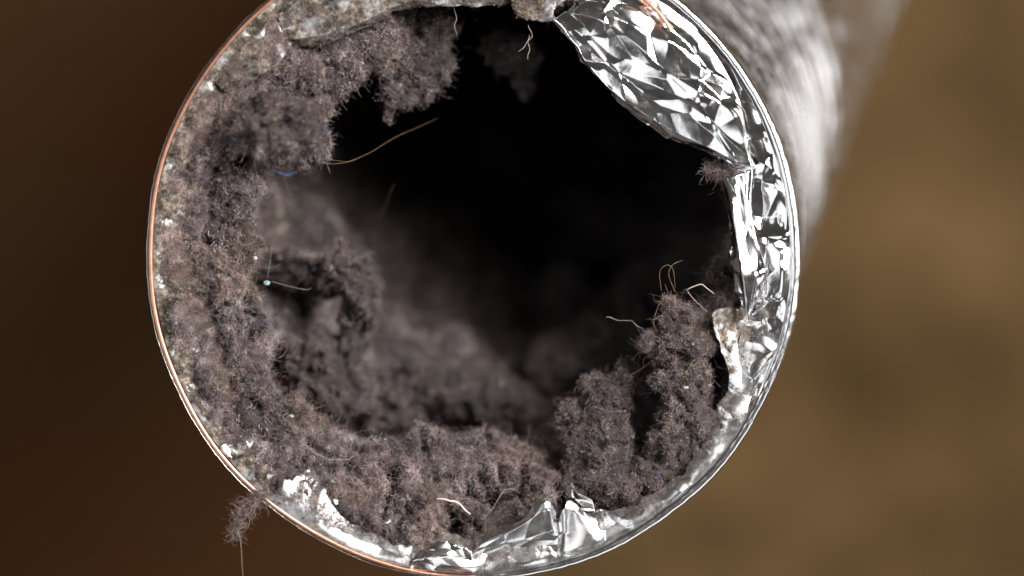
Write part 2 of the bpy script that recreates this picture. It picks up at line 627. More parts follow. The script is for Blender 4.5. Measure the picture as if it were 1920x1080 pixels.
# big bright flap, upper right
flap([[(1078, 4, 1.0), (1150, -25, 1.5), (1235, 0, 1.8), (1300, 52, 2.0), (1350, 115, 2.2), (1388, 195, 2.6), (1400, 262, 2.8), (1413, 312, 2.4)],
      [(1060, 22, 2.4), (1130, 40, 3.0), (1190, 82, 3.5), (1245, 130, 3.6), (1310, 172, 3.4), (1368, 208, 3.4), (1393, 262, 3.2), (1414, 313, 2.5)],
      [(1045, 34, 1.5), (1095, 72, 0.8), (1145, 125, 0.5), (1200, 165, 0.8), (1262, 200, 1.5), (1330, 242, 2.0), (1380, 282, 2.4), (1414, 314, 2.4)],
      [(1034, 42, 1.0), (1082, 92, 0.6), (1125, 150, 0.4), (1185, 198, 0.7), (1250, 240, 1.0), (1325, 275, 1.4), (1376, 300, 1.9), (1415, 315, 2.3)],
      [(1030, 46, 0.0), (1072, 90, -1.0), (1110, 142, -1.2), (1175, 206, -0.9), (1244, 256, -0.6), (1325, 288, 0.2), (1374, 306, 1.2), (1416, 316, 2.1)]],
     380, 200, 0.42, 4, 0.14, 'large bright crumpled foil flap ending in a point, upper right of the mouth', 0.0042, grain=(0.79, -0.61), stretch=1.8)
# narrow folded strip below it
flap([[(1412, 318, 0.2), (1408, 370, 0.4), (1414, 430, 0.6), (1432, 490, 2.2), (1438, 510, 2.4), (1418, 560, 2.0), (1402, 606, 2.4)],
      [(1380, 330, 1.6), (1388, 385, 1.6), (1394, 440, 2.0), (1408, 500, 3.2), (1416, 520, 3.6), (1408, 560, 3.2), (1401, 606, 2.6)],
      [(1362, 334, 0.6), (1374, 390, 2.4), (1382, 450, 3.2), (1390, 505, 3.6), (1394, 530, 3.6), (1398, 570, 3.2), (1400, 607, 2.6)],
      [(1352, 338, -2.2), (1366, 395, -1.8), (1375, 450, -1.4), (1382, 505, -0.8), (1386, 530, -0.4), (1391, 570, 0.8), (1398, 607, 2.2)]],
     220, 80, 0.25, 9, 0.12, 'narrow folded foil strip hanging to a sharp tip beside the rim', 0.005, grain=(0.1, -1), stretch=2.5)
# cupped dull flap
flap([[(1424, 566, -0.6), (1440, 612, -0.2), (1440, 665, -0.4), (1414, 738, -0.6)],
      [(1396, 580, -1.6), (1414, 622, -1.8), (1416, 670, -1.6), (1400, 732, -1.0)],
      [(1362, 576, 1.0), (1384, 624, -2.2), (1394, 672, -1.8), (1390, 730, -0.6)],
      [(1340, 580, 2.6), (1360, 626, 0.2), (1374, 672, 0.0), (1382, 728, 0.2)],
      [(1332, 592, 2.8), (1346, 630, 2.2), (1362, 674, 1.6), (1376, 727, 0.8)]],
     140, 90, 0.34, 13, [0.62, 0.56, 0.46], 'cupped dull foil flap with grey dust inside it', 0.0045, jag=0.5)
# bottom flap, bent up
flap([[(842, 1066, 0.0), (880, 1064, 0.0), (930, 1060, 0.0), (985, 1050, 0.0), (1035, 1040, 0.0), (1062, 1028, 0.0)],
      [(868, 1048, 0.6), (900, 1036, 1.0), (945, 1026, 1.2), (990, 1012, 1.5), (1036, 1000, 2.2), (1056, 1000, 1.4)],
      [(882, 1032, 0.8), (905, 1016, 1.4), (948, 998, 1.6), (985, 980, 1.8), (1026, 956, 2.4), (1048, 970, 1.6)],
      [(885, 1026, -0.4), (896, 1006, 0.2), (938, 986, 0.4), (978, 970, 0.8), (1019, 934, 1.6), (1045, 958, 0.6)]],
     200, 90, 0.28, 17, 0.30, 'bent-up foil flap with grey reflections at the bottom of the mouth', 0.006, jag=0.35, grain=(0.87, 0.5), stretch=1.8)
flap([[(768, 1066, 0.0), (800, 1070, 0.0), (830, 1070, 0.0), (860, 1070, 0.0), (890, 1064, 0.0)],
      [(774, 1052, 1.0), (802, 1044, 1.6), (832, 1040, 1.4), (860, 1042, 1.0), (884, 1044, 0.4)],
      [(779, 1040, 0.2), (802, 1024, 0.8), (832, 1012, 1.0), (858, 1024, 0.6), (882, 1032, 0.0)]],
     110, 60, 0.2, 21, 0.20, 'small dark foil flap at the bottom with bright lower edge', 0.005, jag=0.3)
flap([[(1042, 1046, 0.0), (1062, 1042, 0.0), (1088, 1034, 0.0), (1112, 1024, 0.0), (1135, 1012, 0.0)],
      [(1044, 1012, 0.4), (1060, 1000, 2.4), (1086, 1002, 0.8), (1112, 1000, 0.0), (1136, 994, -0.6)],
      [(1046, 988, 0.4), (1058, 956, 2.6), (1070, 938, 2.4), (1096, 962, 0.0), (1132, 978, -1.2)]],
     90, 60, 0.2, 25, 0.36, 'tent-shaped grey foil fold at the bottom of the mouth', 0.006, jag=0.3)
flap([[(1074, 952, -0.6), (1086, 956, -0.6), (1098, 958, -0.6), (1116, 958, -0.8)],
      [(1073, 934, 0.8), (1084, 938, 0.2), (1098, 940, -0.2), (1114, 948, -0.8)],
      [(1070, 905, 1.8), (1080, 924, 1.4), (1098, 930, 0.6), (1110, 938, -0.2)]],
     60, 40, 0.15, 29, 0.25, 'little curled foil shred standing up from the torn edge', 0.004, jag=0.3)
# dusty flaps, upper left and top
flap([[(522, 34, 0.2), (575, -15, 0.2), (640, -62, 0.2), (720, -98, 0.2), (800, -116, 0.2), (880, -124, 0.2), (965, -122, 0.2)],
      [(530, 56, 1.2), (580, 30, 2.0), (645, 2, 2.2), (720, -25, 2.0), (790, -45, 1.8), (880, -55, 1.6), (962, -55, 1.4)],
      [(537, 72, 0.8), (584, 70, 1.6), (645, 52, 1.8), (706, 28, 1.4), (765, 4, 1.2), (860, -8, 1.0), (960, -4, 1.0)],
      [(540, 77, -1.2), (588, 84, -0.8), (646, 68, -0.6), (706, 44, -0.4), (766, 19, -0.6), (860, 9, -0.8), (960, 13, -1.0)]],
     300, 90, 0.36, 33, [0.62, 0.64, 0.60, 0.55, 0.56], 'dust-caked foil flap drooping over the mouth, upper left', 0.010, jag=0.5)
flap([[(955, -122, 0.4), (990, -120, 0.4), (1030, -112, 0.4), (1090, -92, 0.4)],
      [(955, -30, 2.0), (990, -25, 2.6), (1022, -22, 2.8), (1070, -10, 2.6)],
      [(958, 22, 0.8), (978, 40, 1.2), (1005, 44, 1.2), (1042, 22, 1.4)],
      [(960, 28, -0.8), (978, 48, -0.6), (1004, 52, -0.6), (1040, 36, 0.0)]],
     110, 70, 0.35, 37, [0.80, 0.78, 0.70, 0.3], 'short dusty foil lip at the top beside the bright flap', 0.007, jag=0.6)
flap([[(402, 152, 0.2), (432, 112, 0.2), (470, 72, 0.2), (512, 34, 0.2)],
      [(415, 166, 1.0), (456, 132, 1.6), (496, 96, 1.6), (532, 60, 1.0)],
      [(424, 172, 0.0), (474, 152, 0.2), (520, 118, 0.2), (545, 82, 0.0)]],
     120, 60, 0.35, 41, [0.58, 0.60, 0.62], 'dusty foil fold just inside the wire ring, upper left', 0.006, jag=0.4)

# loose end of the wire over the bright flap
pth = P(*(spline([(1180, -28, 2.5), (1208, -2, 3.4), (1236, 25, 3.9), (1258, 56, 4.2)], 40) * np.array([1, 1, 0.001])).T)
V, F = tube(pth, 0.00040, 10)
part('wire_end', V, F, COPPER, {'dust': np.zeros(V.shape[:2])}, 'loose end of copper wire lying over the bright flap')

# ------------------------------------------------------------------ lint
PAL = np.array([1.12, 1.08, 1.09]) * np.array([
    (0.20, 0.17, 0.165), (0.25, 0.21, 0.205), (0.17, 0.145, 0.15), (0.30, 0.25, 0.22), (0.34, 0.29, 0.25),
    (0.24, 0.215, 0.235), (0.13, 0.105, 0.10), (0.40, 0.35, 0.32), (0.22, 0.165, 0.16), (0.27, 0.25, 0.28)])
ODD = np.array([(0.35, 0.06, 0.06), (0.06, 0.14, 0.40), (0.55, 0.52, 0.50), (0.45, 0.28, 0.12), (0.10, 0.25, 0.30), (0.40, 0.16, 0.20)])


def curves_obj(name, parent, pts, rad, c):
    count, npt = pts.shape[:2]
    hc = bpy.data.hair_curves.new(name)
    hc.add_curves([npt] * count)
    hc.attributes['position'].data.foreach_set('vector', pts.astype(np.float32).ravel())
    ra = hc.attributes.get('radius') or hc.attributes.new('radius', 'FLOAT', 'POINT')
    ra.data.foreach_set('value', np.ascontiguousarray(rad, dtype=np.float32).ravel())
    ca = hc.attributes.new('tint', 'FLOAT_COLOR', 'CURVE')
    ca.data.foreach_set('color', np.concatenate([c.clip(0.01, 0.8), np.ones((count, 1))], 1).astype(np.float32).ravel())
    hc.materials.append(FIBRE)
    o = bpy.data.objects.new(name, hc)
    col.objects.link(o)
    o['kind'] = 'stuff'
    o.parent = parent
    return o


def fibres(name, parent, V, F, count, length=(0.0005, 0.0013), radius=(0.000010, 0.000020), weight=None, seed=0, lift=0.22, curl=1.25, npt=7, bright=1.0):
    """loose fibres felted onto a surface, as hair curves"""
    r = np.random.default_rng(seed + 900)
    V = V.reshape(-1, 3)
    q = V[F]
    n = np.cross(q[:, 2] - q[:, 0], q[:, 3] - q[:, 1])
    a = np.linalg.norm(n, axis=1)
    n = n / (a[:, None] + 1e-15)
    wgt = a.copy()
    if weight is not None:
        wgt = wgt * weight.reshape(-1)[F].mean(1)
    idx = r.choice(len(F), count, p=wgt / wgt.sum())
    uv = r.uniform(size=(count, 2))
    qq = q[idx]
    p0 = (qq[:, 0] * (1 - uv[:, :1]) + qq[:, 1] * uv[:, :1]) * (1 - uv[:, 1:]) + (qq[:, 3] * (1 - uv[:, :1]) + qq[:, 2] * uv[:, :1]) * uv[:, 1:]
    nn = n[idx]
    ln = np.exp(r.normal(np.log(np.sqrt(length[0] * length[1])), 0.38, count)).clip(length[0] * 0.5, length[1] * 1.7)
    d = r.normal(size=(count, 3))
    lf = r.uniform(-0.10, lift, count) + (r.uniform(size=count) < 0.02) * 0.9
    d -= nn * (d * nn).sum(1, keepdims=True)
    d /= np.linalg.norm(d, axis=1)[:, None] + 1e-9
    d = d + nn * lf[:, None]
    d /= np.linalg.norm(d, axis=1)[:, None]
    ax = r.normal(size=(count, 3))
    ax /= np.linalg.norm(ax, axis=1)[:, None]
    rot = r.normal(0, curl, count)
    pts = np.empty((count, npt, 3))
    pts[:, 0] = p0 - nn * 0.00015
    step = (ln / (npt - 1))[:, None]
    for i in range(1, npt):
        pts[:, i] = pts[:, i - 1] + d * step
        # turn about ax, plus jitter, hugging the surface
        c, s_ = np.cos(rot)[:, None], np.sin(rot)[:, None]
        d = d * c + np.cross(ax, d) * s_ + ax * (ax * d).sum(1, keepdims=True) * (1 - c)
        d += r.normal(0, 0.28, (count, 3)) - nn * (0.10 * (lf < 0.5))[:, None]
        d /= np.linalg.norm(d, axis=1)[:, None]
    rad = r.uniform(radius[0], radius[1], count)
    taper = np.concatenate([[0.9], np.ones(npt - 2), [0.45]])
    c = PAL[r.integers(0, len(PAL), count)] * r.uniform(0.7, 1.35, (count, 1)) * bright
    # clumps of shared colour
    zone = noise(p0, 0.004, 50)[:, None]
    c = c * (1 + 0.6 * zone * np.array([1.0, 0.95, 0.92])) * np.exp(1.8 * noise(p0, 0.0014, 51) + 0.9 * noise(p0, 0.007, 52))[:, None]
    warm = smooth(noise(p0, 0.013, 53) + 0.5 * noise(p0, 0.005, 54), -0.25, 0.3)[:, None]
    c = c * (warm * np.array([1.06, 0.99, 0.91]) + (1 - warm) * np.array([0.98, 0.965, 1.0]))
    odd = r.uniform(size=count) < 0.026
    c[odd] = ODD[r.integers(0, len(ODD), odd.sum())]
    return curves_obj(name, parent, pts, rad[:, None] * taper[None], c)


def pills(name, parent, V, F, count, per=20, size=(0.00014, 0.00045), weight=None, seed=0):
    """small felted knots: fibres wound about a point"""
    r = np.random.default_rng(seed + 1700)
    V = V.reshape(-1, 3)
    q = V[F]
    n = np.cross(q[:, 2] - q[:, 0], q[:, 3] - q[:, 1])
    a = np.linalg.norm(n, axis=1)
    n = n / (a[:, None] + 1e-15)
    w = a if weight is None else a * weight.reshape(-1)[F].mean(1)
    idx = r.choice(len(F), count, p=w / w.sum())
    sz = np.exp(r.uniform(np.log(size[0]), np.log(size[1]), count))
    c = q[idx].mean(1) + n[idx] * (sz * r.uniform(0.1, 0.9, count))[:, None]
    tot, npt = count * per, 7
    own = np.repeat(np.arange(count), per)
    A = r.normal(size=(tot, 3))
    A /= np.linalg.norm(A, axis=1)[:, None]
    Bv = r.normal(size=(tot, 3))
    Bv -= A * (A * Bv).sum(1, keepdims=True)
    Bv /= np.linalg.norm(Bv, axis=1)[:, None]
    stretch = r.uniform(0.6, 1.5, (count, 3))[own]
    arc = r.uniform(1.5, 4.5, tot)
    t = np.linspace(0, 1, npt)
    th = arc[:, None] * t[None]
    rho = sz[own][:, None] * r.uniform(0.35, 1.15, tot)[:, None] * (1 + 0.5 * (t[None] - 0.5) * r.normal(0, 0.8, (tot, 1)))
    pts = c[own][:, None] + stretch[:, None] * rho[..., None] * (np.cos(th)[..., None] * A[:, None] + np.sin(th)[..., None] * Bv[:, None])
    pts += r.normal(0, 0.00003, pts.shape)
    pc = PAL[r.integers(0, len(PAL), count)] * np.exp(r.normal(0, 0.42, (count, 1)))
    k = r.uniform(size=count)
    pc[k < 0.02] = ODD[r.integers(0, len(ODD), (k < 0.02).sum())]
    cc = pc[own] * r.uniform(0.75, 1.3, (tot, 1))
    return curves_obj(name, parent, pts, np.broadcast_to(r.uniform(0.000011, 0.000022, (tot, 1)), (tot, npt)), cc)


# --- the mat of lint that lines the duct
nphi, nt_ = 1150, 330
phi = np.linspace(0, 2 * np.pi, nphi, endpoint=False)
ro = table(phi, [(0, .90), (15, .92), (30, .93), (45, .955), (60, .945), (75, .90), (90, .93), (98, .955), (105, .96), (112, .93), (118, .88), (127, .88), (133, .95), (145, .965), (155, .96), (165, .945), (180, .935), (195, .93), (210, .93), (220, .92), (235, .92), (250, .93), (270, .93), (290, .93), (320, .92), (345, .90)])
ro = ro + 0.050 * noise(W(phi, 1.0, 0.0), 0.007, 77) + 0.030 * noise(W(phi, 1.0, 0.0), 0.002, 78)
ri = table(phi, [(0, .76), (10, .70), (18, .70), (26, .80), (34, .86), (42, .87), (52, .86), (62, .82), (72, .70), (82, .635), (90, .625), (105, .615), (115, .64), (125, .68), (135, .70), (145, .735), (152, .74), (160, .685), (168, .665), (178, .66), (188, .685), (196, .715), (204, .69), (212, .66), (222, .66), (232, .69), (242, .70), (255, .76), (270, .80), (285, .80), (300, .84), (320, .88), (340, .84), (352, .79)])
z0 = table(phi, [(0, -9), (12, -6), (20, -5), (45, -4.5), (60, -5), (72, -5), (85, -5), (96, -1.6), (110, -.8), (125, -.8), (150, -.9), (180, -1.1), (205, -1.2), (225, -1.5), (240, -3), (255, -6), (280, -8), (300, -12), (340, -13)]) * 0.001
zi = table(phi, [(0, -14), (12, -7), (20, -8), (34, -12), (50, -13), (62, -13), (75, -11), (90, -10), (105, -8.5), (115, -6.5), (130, -4), (145, -3), (165, -3), (180, -3), (195, -3.5), (215, -3), (230, -4), (245, -8), (265, -12), (300, -16), (340, -18)]) * 0.001
one = np.ones_like(phi)
ctl_r = np.stack([ro, 0.62 * ro + 0.38 * ri, 0.25 * ro + 0.75 * ri, ri, ri + 0.025, np.maximum(ri + 0.14, .88), .96 * one, .93 * one, .92 * one, .84 * one, .84 * one], 1)
ctl_z = np.stack([z0, z0 + 0.0004, 0.45 * z0 + 0.55 * zi + 0.0012, zi, zi - 0.0025, zi - 0.006, zi - 0.016, -0.055 * one, -0.10 * one, -0.17 * one, -0.30 * one], 1)
tc_ = np.array([0, .14, .30, .42, .50, .60, .70, .80, .88, .94, 1.0])
t = np.linspace(0, 1, nt_)
rr = np.empty((nphi, nt_))
zz = np.empty((nphi, nt_))
for i in range(nphi):
    rr[i] = np.interp(t, tc_, ctl_r[i])
    zz[i] = np.interp(t, tc_, ctl_z[i])
ker = np.hanning(15)
ker /= ker.sum()
for A_ in (rr, zz):
    pad = np.pad(A_, ((0, 0), (7, 7)), mode='edge')
    A_[:] = sum(ker[j] * pad[:, j:j + nt_] for j in range(15))
PH = np.repeat(phi[:, None], nt_, 1)
# humps in the depth
dep = -zz
ring_p = np.stack([np.cos(PH) * 0.05, np.sin(PH) * 0.05, 0 * PH], -1)
for (sd, w0, w1, h, sdd) in [(.052, .0060, .012, .10, 1), (.080, .0050, .013, .17, 2), (.108, .006, .014, .18, 3), (.145, .008, .016, .16, 4)]:
    off = dep - sd - 0.006 * noise(ring_p, 0.035, 60 + sdd) - 0.003 * noise(ring_p, 0.012, 70 + sdd)
    rr -= h * (1 + 0.9 * noise(ring_p, 0.03, 80 + sdd)) * np.exp(-(off / np.where(off < 0, w0, w1)) ** 2)
for (pd, sd, wd, ws, h) in [(153, .033, 11, .0075, .30), (118, .048, 14, .008, .10), (205, .030, 13, .009, .16), (180, .034, 10, .008, .14), (30, .036, 14, .012, .14),
                            (128, .030, 12, .006, .10)]:
    dd = (np.degrees(PH) - pd + 180) % 360 - 180
    rr -= h * np.exp(-(dd / wd) ** 2 - ((dep - sd) / ws) ** 2)
B = W(PH, rr, zz)
N = grid_normals(B)
mid = np.stack([B[..., 0] * 0 + 0, B[..., 1] * 0, B[..., 2] * 0 + 1], -1)
cenline = W(PH, 0.0, zz - 0.002)
toc = cenline - B
toc[..., 2] += 0.02
sg = np.sign((N * toc).sum(-1, keepdims=True))
sg[sg == 0] = 1
# one consistent side
N *= np.sign(np.median((N * toc).sum(-1)))
T2 = np.repeat(t[None], nphi, 0)
front = 1 - smooth(T2, 0.44, 0.62)
grow = smooth(T2, 0.0, 0.07)
Bw = B + 0.0016 * np.stack([noise(B, 0.005, 91), noise(B, 0.005, 92), noise(B, 0.005, 93)], -1)
pit = smooth(noise(Bw, 0.0055, 95) + 0.4 * noise(Bw, 0.002, 96), 0.15, 0.36)
groove = np.exp(-((T2 - 0.155) / 0.035) ** 2) * table(phi, [(0, 0), (135, 0), (145, .8), (160, 1), (200, 1), (214, .6), (225, 0)])[:, None] * smooth(noise(B, 0.010, 88), -0.25, 0.15)
Df = (0.0030 * fbm(Bw, 0.0075, 2, 0.5, 8) + 0.0018 * billow(Bw, 0.0055, 2, 0.5, 12) + 0.0016 * fbm(Bw, 0.0024, 3, 0.7, 15) - 0.0085 * pit) * front
pit2 = smooth(noise(Bw, 0.0026, 195) + 0.3 * noise(Bw, 0.0012, 196), 0.12, 0.32)
Df = Df - 0.0026 * pit2 * front
D = grow * (-0.0080 * groove + 0.0062 * fbm(B, 0.012, 2, 0.5, 1) + Df + 0.0008 * fbm(B, 0.0009, 2, 0.6, 22) * front
            + (1 - front) * (0.0050 * fbm(B, 0.016, 3, 0.6, 30) + 0.011 * (np.abs(noise(B, 0.026, 36)) + 0.5 * np.abs(noise(B, 0.012, 37)) - 0.25) + 0.0016 * billow(B, 0.006, 2, 0.6, 34)))
LV = B + N * D[..., None]
# never through the duct wall
cen_ = W(np.zeros_like(PH), 0.0, np.minimum(LV[..., 2], 0))
dxy = LV[..., :2] - cen_[..., :2]
rad_ = np.linalg.norm(dxy, axis=-1, keepdims=True)
LV[..., :2] = cen_[..., :2] + dxy * np.minimum(1, 0.958 * R / rad_)
LF = grid_faces(nphi, nt_, True, False)
lining = mesh_obj('lint_lining', LV, LF, LINT)
tag(lining, 'thick grey-brown lint felted all round the inside of the duct', 'lint', kind='stuff')
vis = table(phi, [(0, .5), (20, 1), (80, 1), (110, 1.1), (240, 1.0), (255, .6), (275, .3), (345, .25)])[:, None]
wf = front * vis * grow * (0.03 + smooth(Df, -0.0020, 0.0010)) * (1 - 0.9 * groove) * (0.25 + smooth(noise(B, 0.007, 99), -0.3, 0.35))  # fibres sparse in pits: the dark felt there adds to their shade
fibres('fibre_fuzz', lining, LV, LF, 170000, weight=wf, seed=1)
fibres('dust_fuzz', lining, CV, CF, 70000, length=(0.0004, 0.0012), weight=CW, seed=8, lift=0.3)
pills('lint_pill', lining, CV, CF, 1300, size=(0.00012, 0.0004), weight=CW, seed=8)
for i_, (dv, df, dw) in enumerate(DUSTY):
    fibres('dust_fuzz', lining, dv, df, (4500, 3500, 3500)[i_], length=(0.0003, 0.0009), weight=dw, seed=120 + i_, lift=0.3)
    pills('lint_pill', lining, dv, df, (160, 130, 110)[i_], size=(0.0001, 0.0003), weight=dw, seed=120 + i_)
fibres('loose_fluff', lining, LV, LF, 30000, length=(0.0014, 0.0045), radius=(0.000006, 0.000012), weight=wf, seed=6, lift=1.0, curl=0.5, npt=8, bright=1.25)
pills('lint_pill', lining, LV, LF, 11000, weight=wf, seed=1)
fibres('fibre_fuzz', lining, LV, LF, 95000, length=(0.0008, 0.0022), radius=(0.000025, 0.00005), weight=(1 - front) * smooth(-T2, -0.98, -0.8) + 0.001, seed=2, bright=2.0)  # raised tint stands in for light reaching the deep wall
fibres('stray_fibre', lining, LV, LF, 380, length=(0.003, 0.008), radius=(0.000009, 0.000016), weight=wf * smooth(T2, 0.1, 0.2), seed=3, lift=0.5, curl=0.35, npt=12, bright=1.3)


# --- separate clumps
def clump(blobs, seed, label, nfib, rough=1.0, length=(0.0005, 0.0013), group=None):
    """blobs: (px, py, z mm, rx, ry, rz in mm)"""
    Vs, Fs, Ws, base = [], [], [], 0
    for i, (px, py, z, rx, ry, rz) in enumerate(blobs):
        nu, nv = 72, 44
        u = np.linspace(0, 2 * np.pi, nu, endpoint=False)
        v = np.linspace(0.04, np.pi - 0.04, nv)
        U, VV = np.meshgrid(u, v, indexing='ij')
        dirs = np.stack([np.cos(U) * np.sin(VV), np.sin(U) * np.sin(VV), np.cos(VV)], -1)
        c = P(px, py, z * 0.001)
        e = dirs * np.array([rx, ry, rz]) * 0.001
        mean = (rx + ry + rz) / 3 * 0.001
        q = c + e
        k = 1 + rough * (1.0 * fbm(q, mean * 1.1, 2, 0.5, seed + i) + 0.16 * billow(q, mean * 0.6 + 0.0006, 2, 0.55, seed + 20 + i) + 0.42 * fbm(q, 0.0022, 3, 0.75, seed + 40 + i))
        hole = smooth(noise(q, 0.0036, seed + 60) + 0.4 * noise(q, 0.0015, seed + 61), 0.08, 0.28)
        k = k - min(0.75, 0.0022 / mean) * hole
        Vi = c + e * k[..., None]
        Ws.append((1.06 - hole).reshape(-1))  # fewer fibres in holes, bare dark felt deepens their shade
        Vs.append(Vi.reshape(-1, 3))
        Fs.append(grid_faces(nu, nv, True, False) + base)
        base += nu * nv
    V, F = np.concatenate(Vs), np.concatenate(Fs)
    o = mesh_obj('lint_clump', V, F, LINT)
    tag(o, label, 'lint clump', group)
    fibres('fibre_fuzz', o, V, F, nfib, length=length, seed=seed + 300, lift=0.22, weight=np.concatenate(Ws))
    fibres('loose_fluff', o, V, F, max(60, nfib // 5), length=(0.0012, 0.0042), radius=(0.000006, 0.000012), seed=seed + 350, lift=1.0, curl=0.5, npt=8, bright=1.25)
    pills('lint_pill', o, V, F, max(14, nfib // 16), seed=seed, weight=np.concatenate(Ws))
    return o


clump([(1290, 640, -2.5, 3.6, 4.2, 3.0), (1270, 690, -2.5, 3.2, 4.4, 3.0), (1300, 720, -2.5, 3.6, 4.4, 3.0), (1275, 780, -3, 3.6, 4.4, 3), (1255, 830, -3.0, 3.4, 4.0, 3),
       (1305, 790, -3, 2.8, 4.2, 2.6), (1225, 880, -3.4, 4.2, 3.0, 2.6), (1160, 908, -3.6, 4.6, 2.6, 2.4), (1100, 915, -4.2, 3.6, 2.6, 2.4)], 51,
      'tall column of grey-pink fluff standing along the lower right wall', 15000, 0.9)
clump([(1120, 800, -9, 5.0, 4.2, 4), (1085, 830, -9, 4.0, 4.0, 3.5), (1150, 755, -9.5, 3.6, 4.6, 3.5), (1175, 710, -10, 2.0, 2.8, 2), (1130, 860, -8, 4.5, 4.0, 3.5), (1070, 780, -9, 2.6, 1.8, 2), (1110, 720, -10, 1.8, 1.6, 1.8)], 55,
      'rounded tuft of lint rising inside the mouth, left of the fluff column', 9000, 1.0)
clump([(1262, 575, -3, 1.7, 1.9, 1.6), (1250, 600, -3.2, 1.2, 1.3, 1.2)], 61, 'small bluish lint ball above the fluff column', 1500, 0.9)
clump([(1296, 597, -1.5, 1.3, 1.2, 1.1)], 63, 'tiny pale lint pill beside the cupped foil flap', 900, 0.8)
clump([(1219, 642, -3.5, 1.4, 1.4, 1.3)], 65, 'round pinkish lint pill hanging at the edge of the dark hollow', 1100, 0.7)
clump([(530, 225, 4.5, 5.0, 3.6, 3.6), (580, 240, 3.5, 2.8, 3.2, 2.8), (485, 245, 3.5, 3.4, 3.2, 3.2), (550, 285, 2, 3.2, 2.4, 2.6), (498, 198, 4, 2.4, 2.2, 2.2), (590, 265, 2.5, 1.6, 2.0, 1.6), (460, 220, 3, 2, 2, 2)], 71,
      'big soft lint tuft bulging from the upper left wall', 8500, 1.35)
clump([(640, 120, -3, 3.6, 2.6, 2.6), (600, 150, -3, 4.0, 3.0, 2.8), (560, 140, -2, 3.6, 3.0, 2.6), (655, 150, -3.4, 1.8, 1.6, 1.4), (690, 90, -3.6, 3.2, 2.0, 2.0), (725, 78, -3.4, 1.6, 2.0, 1.2)], 75,
      'ragged lint fringe hanging under the dusty upper left flap', 7500, 1.1)
clump([(745, 120, -13, 4.6, 4.0, 3.5), (790, 90, -14, 4.0, 4.0, 3.5), (770, 165, -13, 3.0, 3.0, 2.5), (805, 165, -12, 1.4, 2.2, 1.3), (735, 185, -13, 1.6, 2.4, 1.5), (820, 130, -13, 2.0, 3.0, 2), (720, 75, -12, 4, 3, 3), (815, 60, -14, 3.6, 3.2, 3)], 79,
      'blurred lint cluster dangling from the top of the hollow', 7000, 1.2)
clump([(960, 105, -26, 3.6, 2.6, 3), (985, 145, -26, 1.4, 2.8, 1.6), (930, 90, -26, 2.4, 2.4, 2)], 83, 'faint dark lint wisp high in the hollow, beneath the short dusty lip', 1500, 1.1)
clump([(622, 490, -19, 2.2, 1.8, 2.4), (598, 502, -21, 2.8, 1.8, 3), (652, 496, -19, 2.4, 1.8, 2.4), (684, 520, -20, 1.8, 3.2, 2.6), (648, 532, -20, 2.6, 2.2, 3), (676, 566, -21, 2.2, 2.8, 3), (640, 464, -19, 0.9, 1.8, 1.2), (655, 600, -23, 2.0, 3.4, 3), (612, 532, -25, 3.4, 2.0, 3), (570, 515, -25, 3.8, 1.8, 3), (540, 500, -26, 3.4, 2.0, 3), (668, 640, -26, 2.6, 3.6, 3), (695, 585, -23, 1.4, 2.4, 2)], 87,
      'blurred lint nodule on the left wall, deeper inside the hollow', 7000, 1.3)
clump([(700, 775, -34, 6, 4.5, 6), (745, 745, -36, 7, 5, 7), (800, 725, -38, 8, 5, 8), (850, 722, -39, 8, 5, 8), (905, 742, -40, 7, 5, 8), (955, 768, -40, 6, 4.5, 7)], 201,
      'broad blurred dune of lint across the floor of the hollow, behind the lower ledge', 6000, 0.5)
clump([(1035, 690, -50, 6, 4.5, 7), (1090, 668, -52, 8, 5, 8), (1150, 645, -52, 8, 5.5, 8), (1200, 622, -50, 6, 6, 8)], 205,
      'dim lint swell on the lower right inside the hollow, past the dune', 3000, 0.5)
clump([(610, 690, -22, 3.5, 3.5, 4), (590, 720, -21, 3.5, 3, 4), (650, 700, -25, 4, 4, 4), (560, 665, -22, 3.5, 3.5, 4), (640, 745, -24, 4.5, 4, 4), (600, 655, -26, 4, 3, 4)], 209,
      'blurred knobbly lint bulge on the lower left wall inside the hollow', 6000, 1.0)
clump([(446, 978, 3.0, .5, 1.1, .5), (460, 958, 2.2, .7, .7, .5), (476, 942, 1.8, .45, .9, .4), (494, 922, 1.6, .55, 1.1, .5), (522, 903, 0.8, .9, .9, .6), (437, 968, 3, .35, .7, .4), (441, 996, 3.2, .3, .7, .3)], 91,
      'wispy lint shred hanging out over the copper rim, lower left', 900, 1.2, (0.0010, 0.0036))
clump([(1350, 320, -1.5, 1.9, 0.9, 0.9), (1335, 312, -1.5, 0.7, 0.5, 0.5)], 95, 'small lint scrap caught beneath the tip of the bright flap', 900, 1.0)
clump([(1030, 928, 0.5, 0.8, 0.7, 0.7)], 97, 'tiny dark lint crumb on the tip of the bottom flap', 500, 0.9)


# --- single hairs and threads
def strand(name, pts, rad_mm, mat, label, cat='hair', n=60, wig=0.0, seed=0, group=None):
    a = spline(np.array(pts, float), n)
    p = P(a[:, 0], a[:, 1], a[:, 2] * 0.001)
    if wig:
        p = p + wig * 0.001 * np.stack([noise(p, 0.0022, seed), noise(p, 0.0022, seed + 1), noise(p, 0.0022, seed + 2)], -1)
    r = rad_mm * 0.001 * np.interp(np.linspace(0, 1, n), [0, .1, .8, 1], [.8, 1, .9, .5])
    V, F = tube(p, r, 6)
    o = mesh_obj(name, V, F, mat)
    return tag(o, label, cat, group)


